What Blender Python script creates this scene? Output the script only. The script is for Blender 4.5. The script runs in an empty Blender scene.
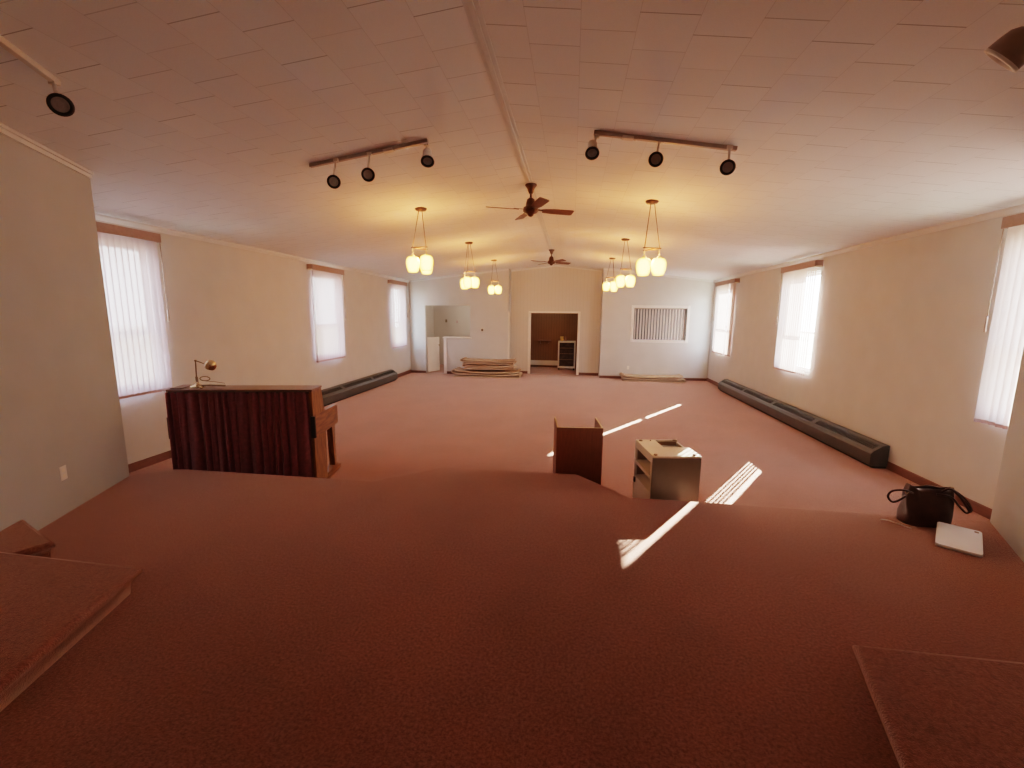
import bpy, bmesh, math, random
from mathutils import Vector, Matrix
random.seed(7)
C = bpy.context.scene.collection
PI = math.pi
R = math.radians

# ------------------------------------------------------------------ room dimensions (metres)
XL, XR = -5.574, 4.371          # inner faces of the long walls
XC = (XL + XR) / 2              # ridge line
YB, YB2 = 14.71, 15.31          # end wall, recessed centre of the end wall
YR = 17.4                       # back of the rooms behind the end wall
YN = -2.6                       # wall behind the camera
ZW, ZR = 3.165, 3.738           # ceiling height at the walls, at the ridge
SL = (ZR - ZW) / ((XR - XL) / 2)
ZP = 0.4                        # platform height
def zc(x): return ZR - SL * abs(x - XC)

# ------------------------------------------------------------------ materials
def mat(name):
    m = bpy.data.materials.new(name); m.use_nodes = True
    nt = m.node_tree; nt.nodes.clear()
    out = nt.nodes.new('ShaderNodeOutputMaterial')
    return m, nt, out
def N(nt, t, **kw):
    n = nt.nodes.new(t)
    for k, v in kw.items():
        if k in n.inputs.keys(): n.inputs[k].default_value = v
        else: setattr(n, k, v)
    return n
def simple(name, col, rough=.5, metal=0., noise=0., scale=20., bump=0., bscale=None, spec=.5, sheen=0., stretch=None, col2=None):
    m, nt, out = mat(name)
    b = N(nt, 'ShaderNodeBsdfPrincipled', Roughness=rough, Metallic=metal)
    b.inputs['Base Color'].default_value = (*col, 1)
    b.inputs['Specular IOR Level'].default_value = spec
    if sheen:
        b.inputs['Sheen Weight'].default_value = sheen
        b.inputs['Sheen Roughness'].default_value = .6
    tc = N(nt, 'ShaderNodeTexCoord')
    vec = tc.outputs['Object']
    if stretch:
        mp = N(nt, 'ShaderNodeMapping'); mp.inputs['Scale'].default_value = stretch
        nt.links.new(vec, mp.inputs['Vector']); vec = mp.outputs['Vector']
    if noise or col2:
        nz = N(nt, 'ShaderNodeTexNoise', Scale=scale, Detail=5.)
        nt.links.new(vec, nz.inputs['Vector'])
        rp = N(nt, 'ShaderNodeValToRGB')
        lo = tuple(max(0, c * (1 - noise)) for c in col); hi = col2 or tuple(min(1, c * (1 + noise)) for c in col)
        rp.color_ramp.elements[0].color = (*lo, 1); rp.color_ramp.elements[1].color = (*hi, 1)
        rp.color_ramp.elements[0].position = .3; rp.color_ramp.elements[1].position = .7
        nt.links.new(nz.outputs['Fac'], rp.inputs['Fac']); nt.links.new(rp.outputs['Color'], b.inputs['Base Color'])
    if bump:
        nz2 = N(nt, 'ShaderNodeTexNoise', Scale=bscale or scale * 4, Detail=3.)
        nt.links.new(vec, nz2.inputs['Vector'])
        bp = N(nt, 'ShaderNodeBump', Strength=bump, Distance=.01)
        nt.links.new(nz2.outputs['Fac'], bp.inputs['Height']); nt.links.new(bp.outputs['Normal'], b.inputs['Normal'])
    nt.links.new(b.outputs['BSDF'], out.inputs['Surface'])
    return m

def carpet_mat(name, base, dark, light):
    m, nt, out = mat(name)
    b = N(nt, 'ShaderNodeBsdfPrincipled', Roughness=.95)
    b.inputs['Specular IOR Level'].default_value = .15
    b.inputs['Sheen Weight'].default_value = .9; b.inputs['Sheen Roughness'].default_value = .35
    b.inputs['Sheen Tint'].default_value = (1, .75, .65, 1)
    tc = N(nt, 'ShaderNodeTexCoord')
    n1 = N(nt, 'ShaderNodeTexNoise', Scale=70., Detail=6., Roughness=.75)
    n2 = N(nt, 'ShaderNodeTexNoise', Scale=1.3, Detail=3.)
    for n in (n1, n2): nt.links.new(tc.outputs['Object'], n.inputs['Vector'])
    rp = N(nt, 'ShaderNodeValToRGB'); e = rp.color_ramp.elements
    e[0].position = .36; e[0].color = (*dark, 1); e[1].position = .66; e[1].color = (*light, 1)
    k = e.new(.5); k.color = (*base, 1)
    nt.links.new(n1.outputs['Fac'], rp.inputs['Fac'])
    mx = N(nt, 'ShaderNodeMix', data_type='RGBA', blend_type='MULTIPLY'); mx.inputs[0].default_value = 1
    r2 = N(nt, 'ShaderNodeValToRGB'); r2.color_ramp.elements[0].color = (.88, .88, .88, 1); r2.color_ramp.elements[1].color = (1.08, 1.06, 1.06, 1)
    r2.color_ramp.elements[0].position = .35; r2.color_ramp.elements[1].position = .65
    nt.links.new(n2.outputs['Fac'], r2.inputs['Fac'])
    nt.links.new(rp.outputs['Color'], mx.inputs[6]); nt.links.new(r2.outputs['Color'], mx.inputs[7])
    nt.links.new(mx.outputs[2], b.inputs['Base Color'])
    n3 = N(nt, 'ShaderNodeTexNoise', Scale=160., Detail=4.)
    nt.links.new(tc.outputs['Object'], n3.inputs['Vector'])
    bp = N(nt, 'ShaderNodeBump', Strength=.5, Distance=.01)
    nt.links.new(n3.outputs['Fac'], bp.inputs['Height']); nt.links.new(bp.outputs['Normal'], b.inputs['Normal'])
    nt.links.new(b.outputs['BSDF'], out.inputs['Surface'])
    return m

def ceiling_mat():
    # staggered foot-square ceiling tiles: open cross seams, faint long seams
    m, nt, out = mat('ceiling tile')
    b = N(nt, 'ShaderNodeBsdfPrincipled', Roughness=.9); b.inputs['Specular IOR Level'].default_value = .2
    tc = N(nt, 'ShaderNodeTexCoord')
    sp = N(nt, 'ShaderNodeSeparateXYZ'); nt.links.new(tc.outputs['Object'], sp.inputs[0])
    def mth(op, a, bb=None, c=None):
        n = N(nt, 'ShaderNodeMath', operation=op)
        for k, v in enumerate((a, bb, c)):
            if v is None: continue
            if isinstance(v, (int, float)): n.inputs[k].default_value = v
            else: nt.links.new(v, n.inputs[k])
        return n.outputs[0]
    xr = mth('DIVIDE', mth('ADD', sp.outputs['X'], .005 + 31.05), .3105)
    row = mth('FLOOR', xr); fx = mth('FRACT', xr)
    odd = mth('MODULO', row, 2.0)
    yr = mth('ADD', mth('DIVIDE', mth('ADD', sp.outputs['Y'], 33.1 - 2.65), .331), mth('MULTIPLY', mth('SUBTRACT', 1.0, odd), .5))
    fy = mth('FRACT', yr); cy = mth('FLOOR', yr)
    cross = mth('LESS_THAN', fy, .020)
    long_ = mth('LESS_THAN', fx, .012)
    cb = N(nt, 'ShaderNodeCombineXYZ'); nt.links.new(row, cb.inputs['X']); nt.links.new(cy, cb.inputs['Y'])
    wn = N(nt, 'ShaderNodeTexWhiteNoise', noise_dimensions='2D'); nt.links.new(cb.outputs[0], wn.inputs['Vector'])
    dark = mth('MULTIPLY', cross, mth('MULTIPLY_ADD', wn.outputs['Value'], .38, .12))
    dark2 = mth('MULTIPLY', long_, .16)
    dk = mth('MAXIMUM', dark, dark2)
    nz = N(nt, 'ShaderNodeTexNoise', Scale=150., Detail=4.); nt.links.new(tc.outputs['Object'], nz.inputs['Vector'])
    val = mth('SUBTRACT', mth('MULTIPLY_ADD', nz.outputs['Fac'], .12, .90), dk)
    val = mth('ADD', val, mth('MULTIPLY', wn.outputs['Value'], .03))
    mx = N(nt, 'ShaderNodeMix', data_type='RGBA', blend_type='MULTIPLY'); mx.inputs[0].default_value = 1
    mx.inputs[6].default_value = (.82, .85, .87, 1)
    cc = N(nt, 'ShaderNodeCombineColor')
    for k in range(3): nt.links.new(val, cc.inputs[k])
    nt.links.new(cc.outputs[0], mx.inputs[7]); nt.links.new(mx.outputs[2], b.inputs['Base Color'])
    bp = N(nt, 'ShaderNodeBump', Strength=.4, Distance=.004, invert=True)
    nt.links.new(dk, bp.inputs['Height']); nt.links.new(bp.outputs['Normal'], b.inputs['Normal'])
    nt.links.new(b.outputs['BSDF'], out.inputs['Surface'])
    return m

def wood(name, c1, c2, scale=6., rough=.4, axis=2, stretch=12.):
    m, nt, out = mat(name)
    b = N(nt, 'ShaderNodeBsdfPrincipled', Roughness=rough)
    tc = N(nt, 'ShaderNodeTexCoord'); mp = N(nt, 'ShaderNodeMapping')
    s = [stretch] * 3; s[axis] = 1.; mp.inputs['Scale'].default_value = s
    nt.links.new(tc.outputs['Object'], mp.inputs['Vector'])
    nz = N(nt, 'ShaderNodeTexNoise', Scale=scale, Detail=6., Distortion=.6); nt.links.new(mp.outputs[0], nz.inputs['Vector'])
    rp = N(nt, 'ShaderNodeValToRGB'); rp.color_ramp.elements[0].color = (*c1, 1); rp.color_ramp.elements[1].color = (*c2, 1)
    rp.color_ramp.elements[0].position = .35; rp.color_ramp.elements[1].position = .68
    nt.links.new(nz.outputs['Fac'], rp.inputs['Fac']); nt.links.new(rp.outputs['Color'], b.inputs['Base Color'])
    nt.links.new(b.outputs['BSDF'], out.inputs['Surface'])
    return m

def panelling(name, c1, c2, groove, width=.1, axis='X'):
    # vertical plank panelling
    m, nt, out = mat(name)
    b = N(nt, 'ShaderNodeBsdfPrincipled', Roughness=.55)
    tc = N(nt, 'ShaderNodeTexCoord'); mp = N(nt, 'ShaderNodeMapping'); mp.inputs['Scale'].default_value = (14, 14, 1)
    nt.links.new(tc.outputs['Object'], mp.inputs['Vector'])
    nz = N(nt, 'ShaderNodeTexNoise', Scale=4., Detail=5.); nt.links.new(mp.outputs[0], nz.inputs['Vector'])
    rp = N(nt, 'ShaderNodeValToRGB'); rp.color_ramp.elements[0].color = (*c1, 1); rp.color_ramp.elements[1].color = (*c2, 1)
    nt.links.new(nz.outputs['Fac'], rp.inputs['Fac'])
    sp = N(nt, 'ShaderNodeSeparateXYZ'); nt.links.new(tc.outputs['Object'], sp.inputs[0])
    dv = N(nt, 'ShaderNodeMath', operation='DIVIDE'); dv.inputs[1].default_value = width
    nt.links.new(sp.outputs[axis], dv.inputs[0])
    fr = N(nt, 'ShaderNodeMath', operation='FRACT'); nt.links.new(dv.outputs[0], fr.inputs[0])
    lt = N(nt, 'ShaderNodeMath', operation='LESS_THAN'); lt.inputs[1].default_value = .07; nt.links.new(fr.outputs[0], lt.inputs[0])
    mx = N(nt, 'ShaderNodeMix', data_type='RGBA'); nt.links.new(lt.outputs[0], mx.inputs[0])
    nt.links.new(rp.outputs['Color'], mx.inputs[6]); mx.inputs[7].default_value = (*groove, 1)
    nt.links.new(mx.outputs[2], b.inputs['Base Color']); nt.links.new(b.outputs['BSDF'], out.inputs['Surface'])
    return m

def vane_mat(name, col, transp, trans):
    m, nt, out = mat(name)
    d = N(nt, 'ShaderNodeBsdfDiffuse'); d.inputs['Color'].default_value = (*col, 1)
    t = N(nt, 'ShaderNodeBsdfTranslucent'); t.inputs['Color'].default_value = (*col, 1)
    tr = N(nt, 'ShaderNodeBsdfTransparent'); tr.inputs['Color'].default_value = (1, .97, .95, 1)
    tc = N(nt, 'ShaderNodeTexCoord'); wv = N(nt, 'ShaderNodeTexNoise', Scale=220., Detail=2.)
    nt.links.new(tc.outputs['Object'], wv.inputs['Vector'])
    rp = N(nt, 'ShaderNodeValToRGB'); rp.color_ramp.elements[0].color = tuple(c * .86 for c in col) + (1,); rp.color_ramp.elements[1].color = (*col, 1)
    nt.links.new(wv.outputs['Fac'], rp.inputs['Fac']); nt.links.new(rp.outputs['Color'], d.inputs['Color']); nt.links.new(rp.outputs['Color'], t.inputs['Color'])
    m1 = N(nt, 'ShaderNodeMixShader'); m1.inputs[0].default_value = trans
    m2 = N(nt, 'ShaderNodeMixShader'); m2.inputs[0].default_value = transp
    nt.links.new(d.outputs[0], m1.inputs[1]); nt.links.new(t.outputs[0], m1.inputs[2])
    nt.links.new(m1.outputs[0], m2.inputs[1]); nt.links.new(tr.outputs[0], m2.inputs[2])
    nt.links.new(m2.outputs[0], out.inputs['Surface'])
    return m

def glass_mat():
    m, nt, out = mat('window glass')
    tr = N(nt, 'ShaderNodeBsdfTransparent'); tr.inputs['Color'].default_value = (.96, .98, .97, 1)
    g = N(nt, 'ShaderNodeBsdfGlossy', Roughness=.03)
    tc = N(nt, 'ShaderNodeTexCoord'); nz = N(nt, 'ShaderNodeTexNoise', Scale=2.); nt.links.new(tc.outputs['Object'], nz.inputs['Vector'])
    bp = N(nt, 'ShaderNodeBump', Strength=.03); nt.links.new(nz.outputs['Fac'], bp.inputs['Height']); nt.links.new(bp.outputs[0], g.inputs['Normal'])
    mx = N(nt, 'ShaderNodeMixShader'); mx.inputs[0].default_value = .05
    nt.links.new(tr.outputs[0], mx.inputs[1]); nt.links.new(g.outputs[0], mx.inputs[2]); nt.links.new(mx.outputs[0], out.inputs['Surface'])
    return m

def shade_mat():
    m, nt, out = mat('lit glass shade')
    lw = N(nt, 'ShaderNodeLayerWeight', Blend=.45)
    tc = N(nt, 'ShaderNodeTexCoord'); sp = N(nt, 'ShaderNodeSeparateXYZ'); nt.links.new(tc.outputs['Object'], sp.inputs[0])
    rp = N(nt, 'ShaderNodeValToRGB')
    rp.color_ramp.elements[0].color = (1, .52, .09, 1); rp.color_ramp.elements[1].color = (1, .40, .02, 1)
    rp.color_ramp.elements[0].position = .15; rp.color_ramp.elements[1].position = .9
    nt.links.new(lw.outputs['Facing'], rp.inputs['Fac'])
    st = N(nt, 'ShaderNodeMapRange'); st.inputs['From Min'].default_value = .1; st.inputs['From Max'].default_value = .85
    st.inputs['To Min'].default_value = SHADE_HI; st.inputs['To Max'].default_value = SHADE_LO
    nt.links.new(lw.outputs['Facing'], st.inputs['Value'])
    em = N(nt, 'ShaderNodeEmission'); nt.links.new(rp.outputs['Color'], em.inputs['Color']); nt.links.new(st.outputs[0], em.inputs['Strength'])
    g = N(nt, 'ShaderNodeBsdfPrincipled', Roughness=.3); g.inputs['Base Color'].default_value = (.8, .7, .5, 1)
    ad = N(nt, 'ShaderNodeAddShader'); nt.links.new(em.outputs[0], ad.inputs[0]); nt.links.new(g.outputs[0], ad.inputs[1])
    nt.links.new(ad.outputs[0], out.inputs['Surface'])
    return m

SHADE_HI, SHADE_LO = 9.0, 1.5
SUN_W, SKY_W = 72.0, 14.0
LAMP_W = 29.0
EXPO = .76

M = {}
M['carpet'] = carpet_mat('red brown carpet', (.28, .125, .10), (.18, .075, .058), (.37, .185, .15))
M['carpet_shaded'] = carpet_mat('red brown carpet shaded', (.235, .096, .068), (.14, .054, .038), (.325, .147, .112))  # hall carpet darkened, dimmer light of platform and foreground put into the colour
M['ceiling'] = ceiling_mat()
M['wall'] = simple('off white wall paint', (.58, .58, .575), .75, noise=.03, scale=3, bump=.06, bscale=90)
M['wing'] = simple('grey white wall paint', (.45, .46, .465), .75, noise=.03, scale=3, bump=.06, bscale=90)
M['panelwall'] = panelling('cream panelled wall', (.59, .57, .545), (.62, .60, .57), (.53, .51, .48), .12)
M['store'] = simple('dark store room', (.035, .02, .015), .8, noise=.1, scale=3)  # near-black colour stands for the unlit room behind the vanes
M['darkpanel'] = panelling('dark wood panelling', (.17, .085, .042), (.24, .125, .062), (.09, .042, .02), .1)
M['kitchen'] = simple('grey kitchen wall', (.50, .46, .41), .8, noise=.03, scale=2)
M['white'] = simple('white paint', (.80, .78, .75), .45, noise=.03, scale=5)
M['cornice'] = simple('cream cornice paint', (.67, .69, .70), .5, noise=.03, scale=5)
M['batten'] = simple('ridge batten paint', (.68, .735, .77), .6, noise=.03, scale=5)
M['base'] = simple('brown baseboard', (.16, .07, .05), .55, noise=.2, scale=6, stretch=(4, 4, 30))
M['frame'] = simple('window frame white', (.78, .79, .80), .4, noise=.02, scale=4)
M['glass'] = glass_mat()
M['vane'] = vane_mat('pink white blind fabric', (.70, .56, .585), .05, .19)
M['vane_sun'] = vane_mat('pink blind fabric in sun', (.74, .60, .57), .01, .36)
M['vane_end'] = simple('blind hem', (.45, .30, .28), .8, noise=.1, scale=60)
M['valance'] = simple('dusty pink valance', (.36, .235, .20), .6, noise=.08, scale=30)
M['valance_clip'] = simple('cream plastic', (.85, .8, .7), .4, noise=.02)
M['wand'] = simple('brown wand', (.30, .2, .16), .4, noise=.05)
M['vane_in'] = simple('closed blind fabric', (.36, .26, .22), .8, noise=.06, scale=80)
M['curtain'] = simple('burgundy curtain', (.19, .043, .058), .8, noise=.2, scale=30, sheen=.25, bump=.1, bscale=300)
M['piano'] = wood('walnut piano wood', (.13, .055, .02), (.33, .155, .06), 5., .35, axis=2, stretch=9.)
M['piano_h'] = wood('walnut piano wood horizontal', (.12, .048, .02), (.31, .14, .055), 5., .35, axis=1, stretch=9.)
M['piano_dark'] = wood('dark piano top', (.16, .085, .06), (.26, .14, .10), 5., .3, axis=0, stretch=9.)
M['black'] = simple('black enamel', (.012, .011, .011), .35, noise=.1, scale=10)
M['ivory'] = simple('ivory keys', (.80, .77, .70), .3, noise=.03)
M['brass'] = simple('polished brass', (.62, .48, .28), .22, metal=1., noise=.1, scale=30)
M['brass_dark'] = simple('aged brass', (.20, .15, .10), .35, metal=.8, noise=.2, scale=30)
M['heater'] = simple('dark grey heater enamel', (.060, .062, .060), .42, noise=.08, scale=6)
M['heater_dark'] = simple('heater shadow', (.01, .01, .01), .7, noise=.1)
M['lectern'] = simple('brown veneer', (.25, .085, .042), .42, noise=.12, scale=8, stretch=(6, 6, 1))
M['lectern_edge'] = simple('light veneer edge', (.58, .42, .24), .5, noise=.1, scale=20)
M['cab_white'] = simple('cream white laminate', (.80, .72, .60), .5, noise=.03, scale=6)
M['cab_shaded'] = simple('cream laminate shaded', (.19, .165, .125), .55, noise=.05, scale=6)  # cream front facing away from the light, its shade painted into the colour
M['tray'] = simple('grey green tray', (.30, .33, .28), .5, noise=.04, scale=6)
M['cab_in'] = simple('cabinet inside', (.40, .27, .19), .6, noise=.05, scale=6)
M['leather'] = simple('dark brown leather', (.050, .019, .014), .33, noise=.25, scale=14, bump=.15, bscale=90)
M['laptop'] = simple('white plastic', (.86, .88, .92), .35, noise=.02, scale=8)
M['cable'] = simple('white cable', (.8, .78, .75), .4, noise=.02)
M['rod'] = simple('brown cord', (.10, .055, .03), .5, noise=.1)
M['canopy'] = simple('bronze canopy', (.06, .03, .018), .35, metal=.4, noise=.1)
M['fan_metal'] = simple('bronze fan metal', (.09, .045, .028), .35, metal=.5, noise=.1)
M['blade'] = wood('fan blade wood', (.11, .05, .03), (.19, .09, .055), 6., .4, axis=0, stretch=10.)
M['track'] = simple('track metal', (.40, .34, .30), .5, metal=0., noise=.06)
M['head'] = simple('spot head enamel', (.68, .63, .57), .4, noise=.05)
M['head_shaded'] = simple('spot head enamel shaded', (.30, .23, .19), .55, noise=.06)  # same enamel as the pale heads, with shadow painted into the colour
M['lens'] = simple('spot lens', (.36, .32, .30), .3, noise=.1, scale=40)
M['tan'] = simple('tan carpet backing', (.46, .335, .24), .95, noise=.15, scale=40, bump=.3, bscale=200)
M['tan2'] = simple('pale carpet pile', (.58, .44, .33), .95, noise=.15, scale=40, bump=.3, bscale=200)
M['grass'] = simple('pale field', (.42, .36, .24), .95, noise=.25, scale=.4)
M['dark_glass'] = simple('dark cabinet front', (.035, .028, .03), .25, noise=.5, scale=9)
M['cup'] = simple('yellow ceramic', (.62, .40, .12), .35, noise=.05)
M['shade'] = shade_mat()

# ------------------------------------------------------------------ mesh builder
class MB:
    def __init__(s): s.bm = bmesh.new()
    def box(s, x0, x1, y0, y1, z0, z1, mi=0, mtx=None):
        vs = [s.bm.verts.new(Vector(p)) for p in ((x0,y0,z0),(x1,y0,z0),(x1,y1,z0),(x0,y1,z0),(x0,y0,z1),(x1,y0,z1),(x1,y1,z1),(x0,y1,z1))]
        if mtx is not None:
            for v in vs: v.co = mtx @ v.co
        for f in ((0,3,2,1),(4,5,6,7),(0,1,5,4),(1,2,6,5),(2,3,7,6),(3,0,4,7)):
            s.bm.faces.new([vs[i] for i in f]).material_index = mi
        return s
    def prism(s, poly, a, b, plane='xy', mi=0, mtx=None):
        # poly in plane, extruded along the third axis from a to b
        def P(u, v, w): return {'xy': (u, v, w), 'xz': (u, w, v), 'yz': (w, u, v)}[plane]
        A = [s.bm.verts.new(Vector(P(u, v, a))) for u, v in poly]; B = [s.bm.verts.new(Vector(P(u, v, b))) for u, v in poly]
        if mtx is not None:
            for v in A + B: v.co = mtx @ v.co
        n = len(poly)
        s.bm.faces.new(A[::-1]).material_index = mi; s.bm.faces.new(B).material_index = mi
        for i in range(n): s.bm.faces.new([A[i], A[(i+1)%n], B[(i+1)%n], B[i]]).material_index = mi
        return s
    def hexa(s, bot, top, mi=0):
        A = [s.bm.verts.new(Vector(p)) for p in bot]; B = [s.bm.verts.new(Vector(p)) for p in top]; n = len(A)
        s.bm.faces.new(A[::-1]).material_index = mi; s.bm.faces.new(B).material_index = mi
        for i in range(n): s.bm.faces.new([A[i], A[(i+1)%n], B[(i+1)%n], B[i]]).material_index = mi
        return s
    def tube(s, pts, r, n=10, mi=0, closed=False, rads=None):
        pts = [Vector(p) for p in pts]; rings = []; m = len(pts); prev = None
        for i, p in enumerate(pts):
            if closed: t = pts[(i+1)%m] - pts[i-1]
            else: t = pts[min(i+1, m-1)] - pts[max(i-1, 0)]
            t.normalize()
            if prev is None:
                u = t.orthogonal().normalized()
            else:
                u = prev - t * prev.dot(t)
                u = u.normalized() if u.length > 1e-6 else t.orthogonal().normalized()
            prev = u; w = t.cross(u); rr = rads[i] if rads else r
            rings.append([s.bm.verts.new(p + (u*math.cos(2*PI*k/n) + w*math.sin(2*PI*k/n))*rr) for k in range(n)])
        for i in range(m if closed else m-1):
            a, b = rings[i], rings[(i+1)%m]
            for k in range(n):
                f = s.bm.faces.new([a[k], a[(k+1)%n], b[(k+1)%n], b[k]]); f.material_index = mi; f.smooth = True
        if not closed:
            s.bm.faces.new(rings[0][::-1]).material_index = mi; s.bm.faces.new(rings[-1]).material_index = mi
        return s
    def lathe(s, prof, n=24, mtx=None, mi=0, cap0=True, cap1=True):
        rings = []
        for r, z in prof:
            rings.append([s.bm.verts.new(Vector((r*math.cos(2*PI*k/n), r*math.sin(2*PI*k/n), z))) for k in range(n)])
        for a, b in zip(rings, rings[1:]):
            for k in range(n):
                f = s.bm.faces.new([a[k], a[(k+1)%n], b[(k+1)%n], b[k]]); f.material_index = mi; f.smooth = True
        if cap0: s.bm.faces.new(rings[0][::-1]).material_index = mi
        if cap1: s.bm.faces.new(rings[-1]).material_index = mi
        if mtx is not None:
            for rg in rings:
                for v in rg: v.co = mtx @ v.co
        return s
    def grid(s, fn, nu, nv, mi=0, smooth=True):
        vs = [[s.bm.verts.new(Vector(fn(u/nu, v/nv))) for v in range(nv+1)] for u in range(nu+1)]
        for i in range(nu):
            for j in range(nv):
                f = s.bm.faces.new([vs[i][j], vs[i+1][j], vs[i+1][j+1], vs[i][j+1]]); f.material_index = mi; f.smooth = smooth
        return s
    def build(s, name, mats, parent=None, bevel=0., normals=True):
        if normals: bmesh.ops.recalc_face_normals(s.bm, faces=s.bm.faces)
        me = bpy.data.meshes.new(name); s.bm.to_mesh(me); s.bm.free()
        for m in (mats if isinstance(mats, (list, tuple)) else [mats]): me.materials.append(m)
        o = bpy.data.objects.new(name, me); C.objects.link(o)
        if parent is not None: o.parent = parent
        if bevel:
            b = o.modifiers.new('bevel', 'BEVEL'); b.width = bevel; b.segments = 2; b.limit_method = 'ANGLE'; b.angle_limit = math.radians(40)
        return o
def thing(name, label, cat, loc=(0,0,0), rotz=0., group=None):
    o = bpy.data.objects.new(name, None); C.objects.link(o); o.empty_display_size = .1
    o.location = loc; o.rotation_euler = (0, 0, rotz); o['label'] = label; o['category'] = cat
    if group: o['group'] = group
    return o
def tag(o, label, cat, group=None):
    o['label'] = label; o['category'] = cat
    if group: o['group'] = group
    return o
def struct(o, label=None):
    o['kind'] = 'structure'
    if label: o['label'] = label
    return o
def aim(loc, d, up=Vector((0, 0, 1))):
    # matrix whose +z looks along d
    z = Vector(d).normalized(); x = up.cross(z)
    x = x.normalized() if x.length > 1e-5 else Vector((1, 0, 0)); y = z.cross(x)
    m = Matrix((x, y, z)).transposed().to_4x4(); m.translation = Vector(loc); return m
def wall_cells(us, zs, holes):
    us = sorted(set(us)); zs = sorted(set(zs)); out = []
    for a, b in zip(us, us[1:]):
        run = None
        for c, d in zip(zs, zs[1:]):
            cu, cz = (a+b)/2, (c+d)/2
            if any(h[0] < cu < h[1] and h[2] < cz < h[3] for h in holes): 
                continue
            out.append((a, b, c, d))
    return out

# ------------------------------------------------------------------ floor, platform, steps
mb = MB(); mb.box(XL-.2, XR+.2, 2.0, YR+.2, -.12, 0)
struct(mb.build('floor', M['carpet']), 'red brown carpet on the lower hall floor')

PE = 3.95
WLc, WRc = Vector((-4.42, 3.70)), Vector((3.47, 3.90))          # free corners of the splayed chancel walls
WLd, WRd = Vector((.384, -.923)).normalized(), Vector((-.455, -.89)).normalized()
wl_end = WLc + WLd * 6.7; wr_end = WRc + WRd * 6.9
edge = [(-4.42, 3.70), (-4.12, 3.93), (-4.0, PE), (-1.93, PE), (-1.35, 4.47), (.10, 4.47), (.58, PE), (3.47, PE-.02), (3.50, 3.88)]
poly = edge + [(wr_end.x+.1, wr_end.y), (wl_end.x-.1, wl_end.y)]
mb = MB(); mb.prism(poly[::-1], 0.002, ZP, 'xy')
o = struct(mb.build('platform', M['carpet_shaded'], bevel=.022), 'carpeted platform with a projecting middle, stepping down to the hall floor')
o.modifiers['bevel'].segments = 3

def nosed_step(pts, z0, z1, free, nose=.03, nz=.05):
    # pts: plan polygon of the tread; free: indices of edges (i -> i+1) that carry a nosing
    mb = MB(); n = len(pts); P = [Vector(p) for p in pts]
    cen = sum(P, Vector((0, 0))) / n
    def inset(d):
        res = []
        for i in range(n):
            p = P[i].copy()
            for e in ((i-1) % n, i):
                if e in free:
                    a, b = P[e], P[(e+1) % n]; nr = Vector((-(b-a).y, (b-a).x)).normalized()
                    if nr.dot(cen-a) < 0: nr = -nr
                    p += nr * d
            res.append(p)
        return res
    rr = nz/2
    levels = [(nose*1.35, z0), (nose*1.2, z1-nz-.035), (nose*.95, z1-nz)] + [(rr*(1-math.cos(R(a))), z1-rr+rr*math.sin(R(a))) for a in (-60, -35, -10, 15, 40, 65, 90)]
    rings = [[mb.bm.verts.new((p.x, p.y, z)) for p in inset(d)] for d, z in levels]
    for a, b in zip(rings, rings[1:]):
        for i in range(n): mb.bm.faces.new([a[i], a[(i+1)%n], b[(i+1)%n], b[i]]).smooth = True
    mb.bm.faces.new(rings[-1]); mb.bm.faces.new(rings[0][::-1])
    return mb
lx = lambda y: WLc.x + WLd.x * (WLc.y - y) / -WLd.y
rx = lambda y: WRc.x + WRd.x * (WRc.y - y) / -WRd.y
pts = [(-2.494, 2.091), (lx(2.12)+.005, 2.12), (lx(-2.3)+.005, -2.3), (-1.15, -2.3)]
struct(nosed_step(pts, ZP+.001, .55, {0, 3}).build('carpeted_step', M['carpet_shaded']), 'carpeted step block with rounded nosing beside the grey splayed wall')
pts = [(-3.328, 2.258), (lx(2.50)+.004, 2.50), (lx(2.0)+.004, 2.0), (-3.44, 2.0)]
struct(nosed_step(pts, ZP+.001, .548, {0, 3}, nose=.02).build('carpeted_step', M['carpet_shaded']), 'small carpeted corner block against the wall behind the step block')
pts = [(1.35, 2.041), (rx(2.03)-.005, 2.03), (rx(-2.3)-.005, -2.3), (.02, -2.3)]
struct(nosed_step(pts, ZP+.001, .55, {0, 3}).build('carpeted_step', M['carpet_shaded']), 'carpeted step block in shade on the laptop side of the platform')

# ------------------------------------------------------------------ ceiling
mb = MB()
for sgn in (-1, 1):
    xo = XL-.3 if sgn < 0 else XR+.3
    ye = YB2 + .3
    for x0, x1, y0, y1 in ((min(xo, XC), max(xo, XC), YN-.1, ye),):
        mb.hexa([(x0,y0,zc(x0)),(x1,y0,zc(x1)),(x1,y1,zc(x1)),(x0,y1,zc(x0))], [(x0,y0,zc(x0)+.12),(x1,y0,zc(x1)+.12),(x1,y1,zc(x1)+.12),(x0,y1,zc(x0)+.12)])
struct(mb.build('ceiling', M['ceiling']), 'shallow gabled ceiling of staggered square tiles')
mb = MB(); mb.prism([(XC-.045, ZR-.014), (XC, ZR-.009), (XC+.045, ZR-.014), (XC+.045, ZR+.02), (XC-.045, ZR+.02)], YN, YB2, 'xz')
mb.box(XC-.014, XC+.014, YN, YB2, ZR-.02, ZR-.008)
struct(mb.build('trim_1', M['batten']), 'ridge batten along the ceiling')

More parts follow.
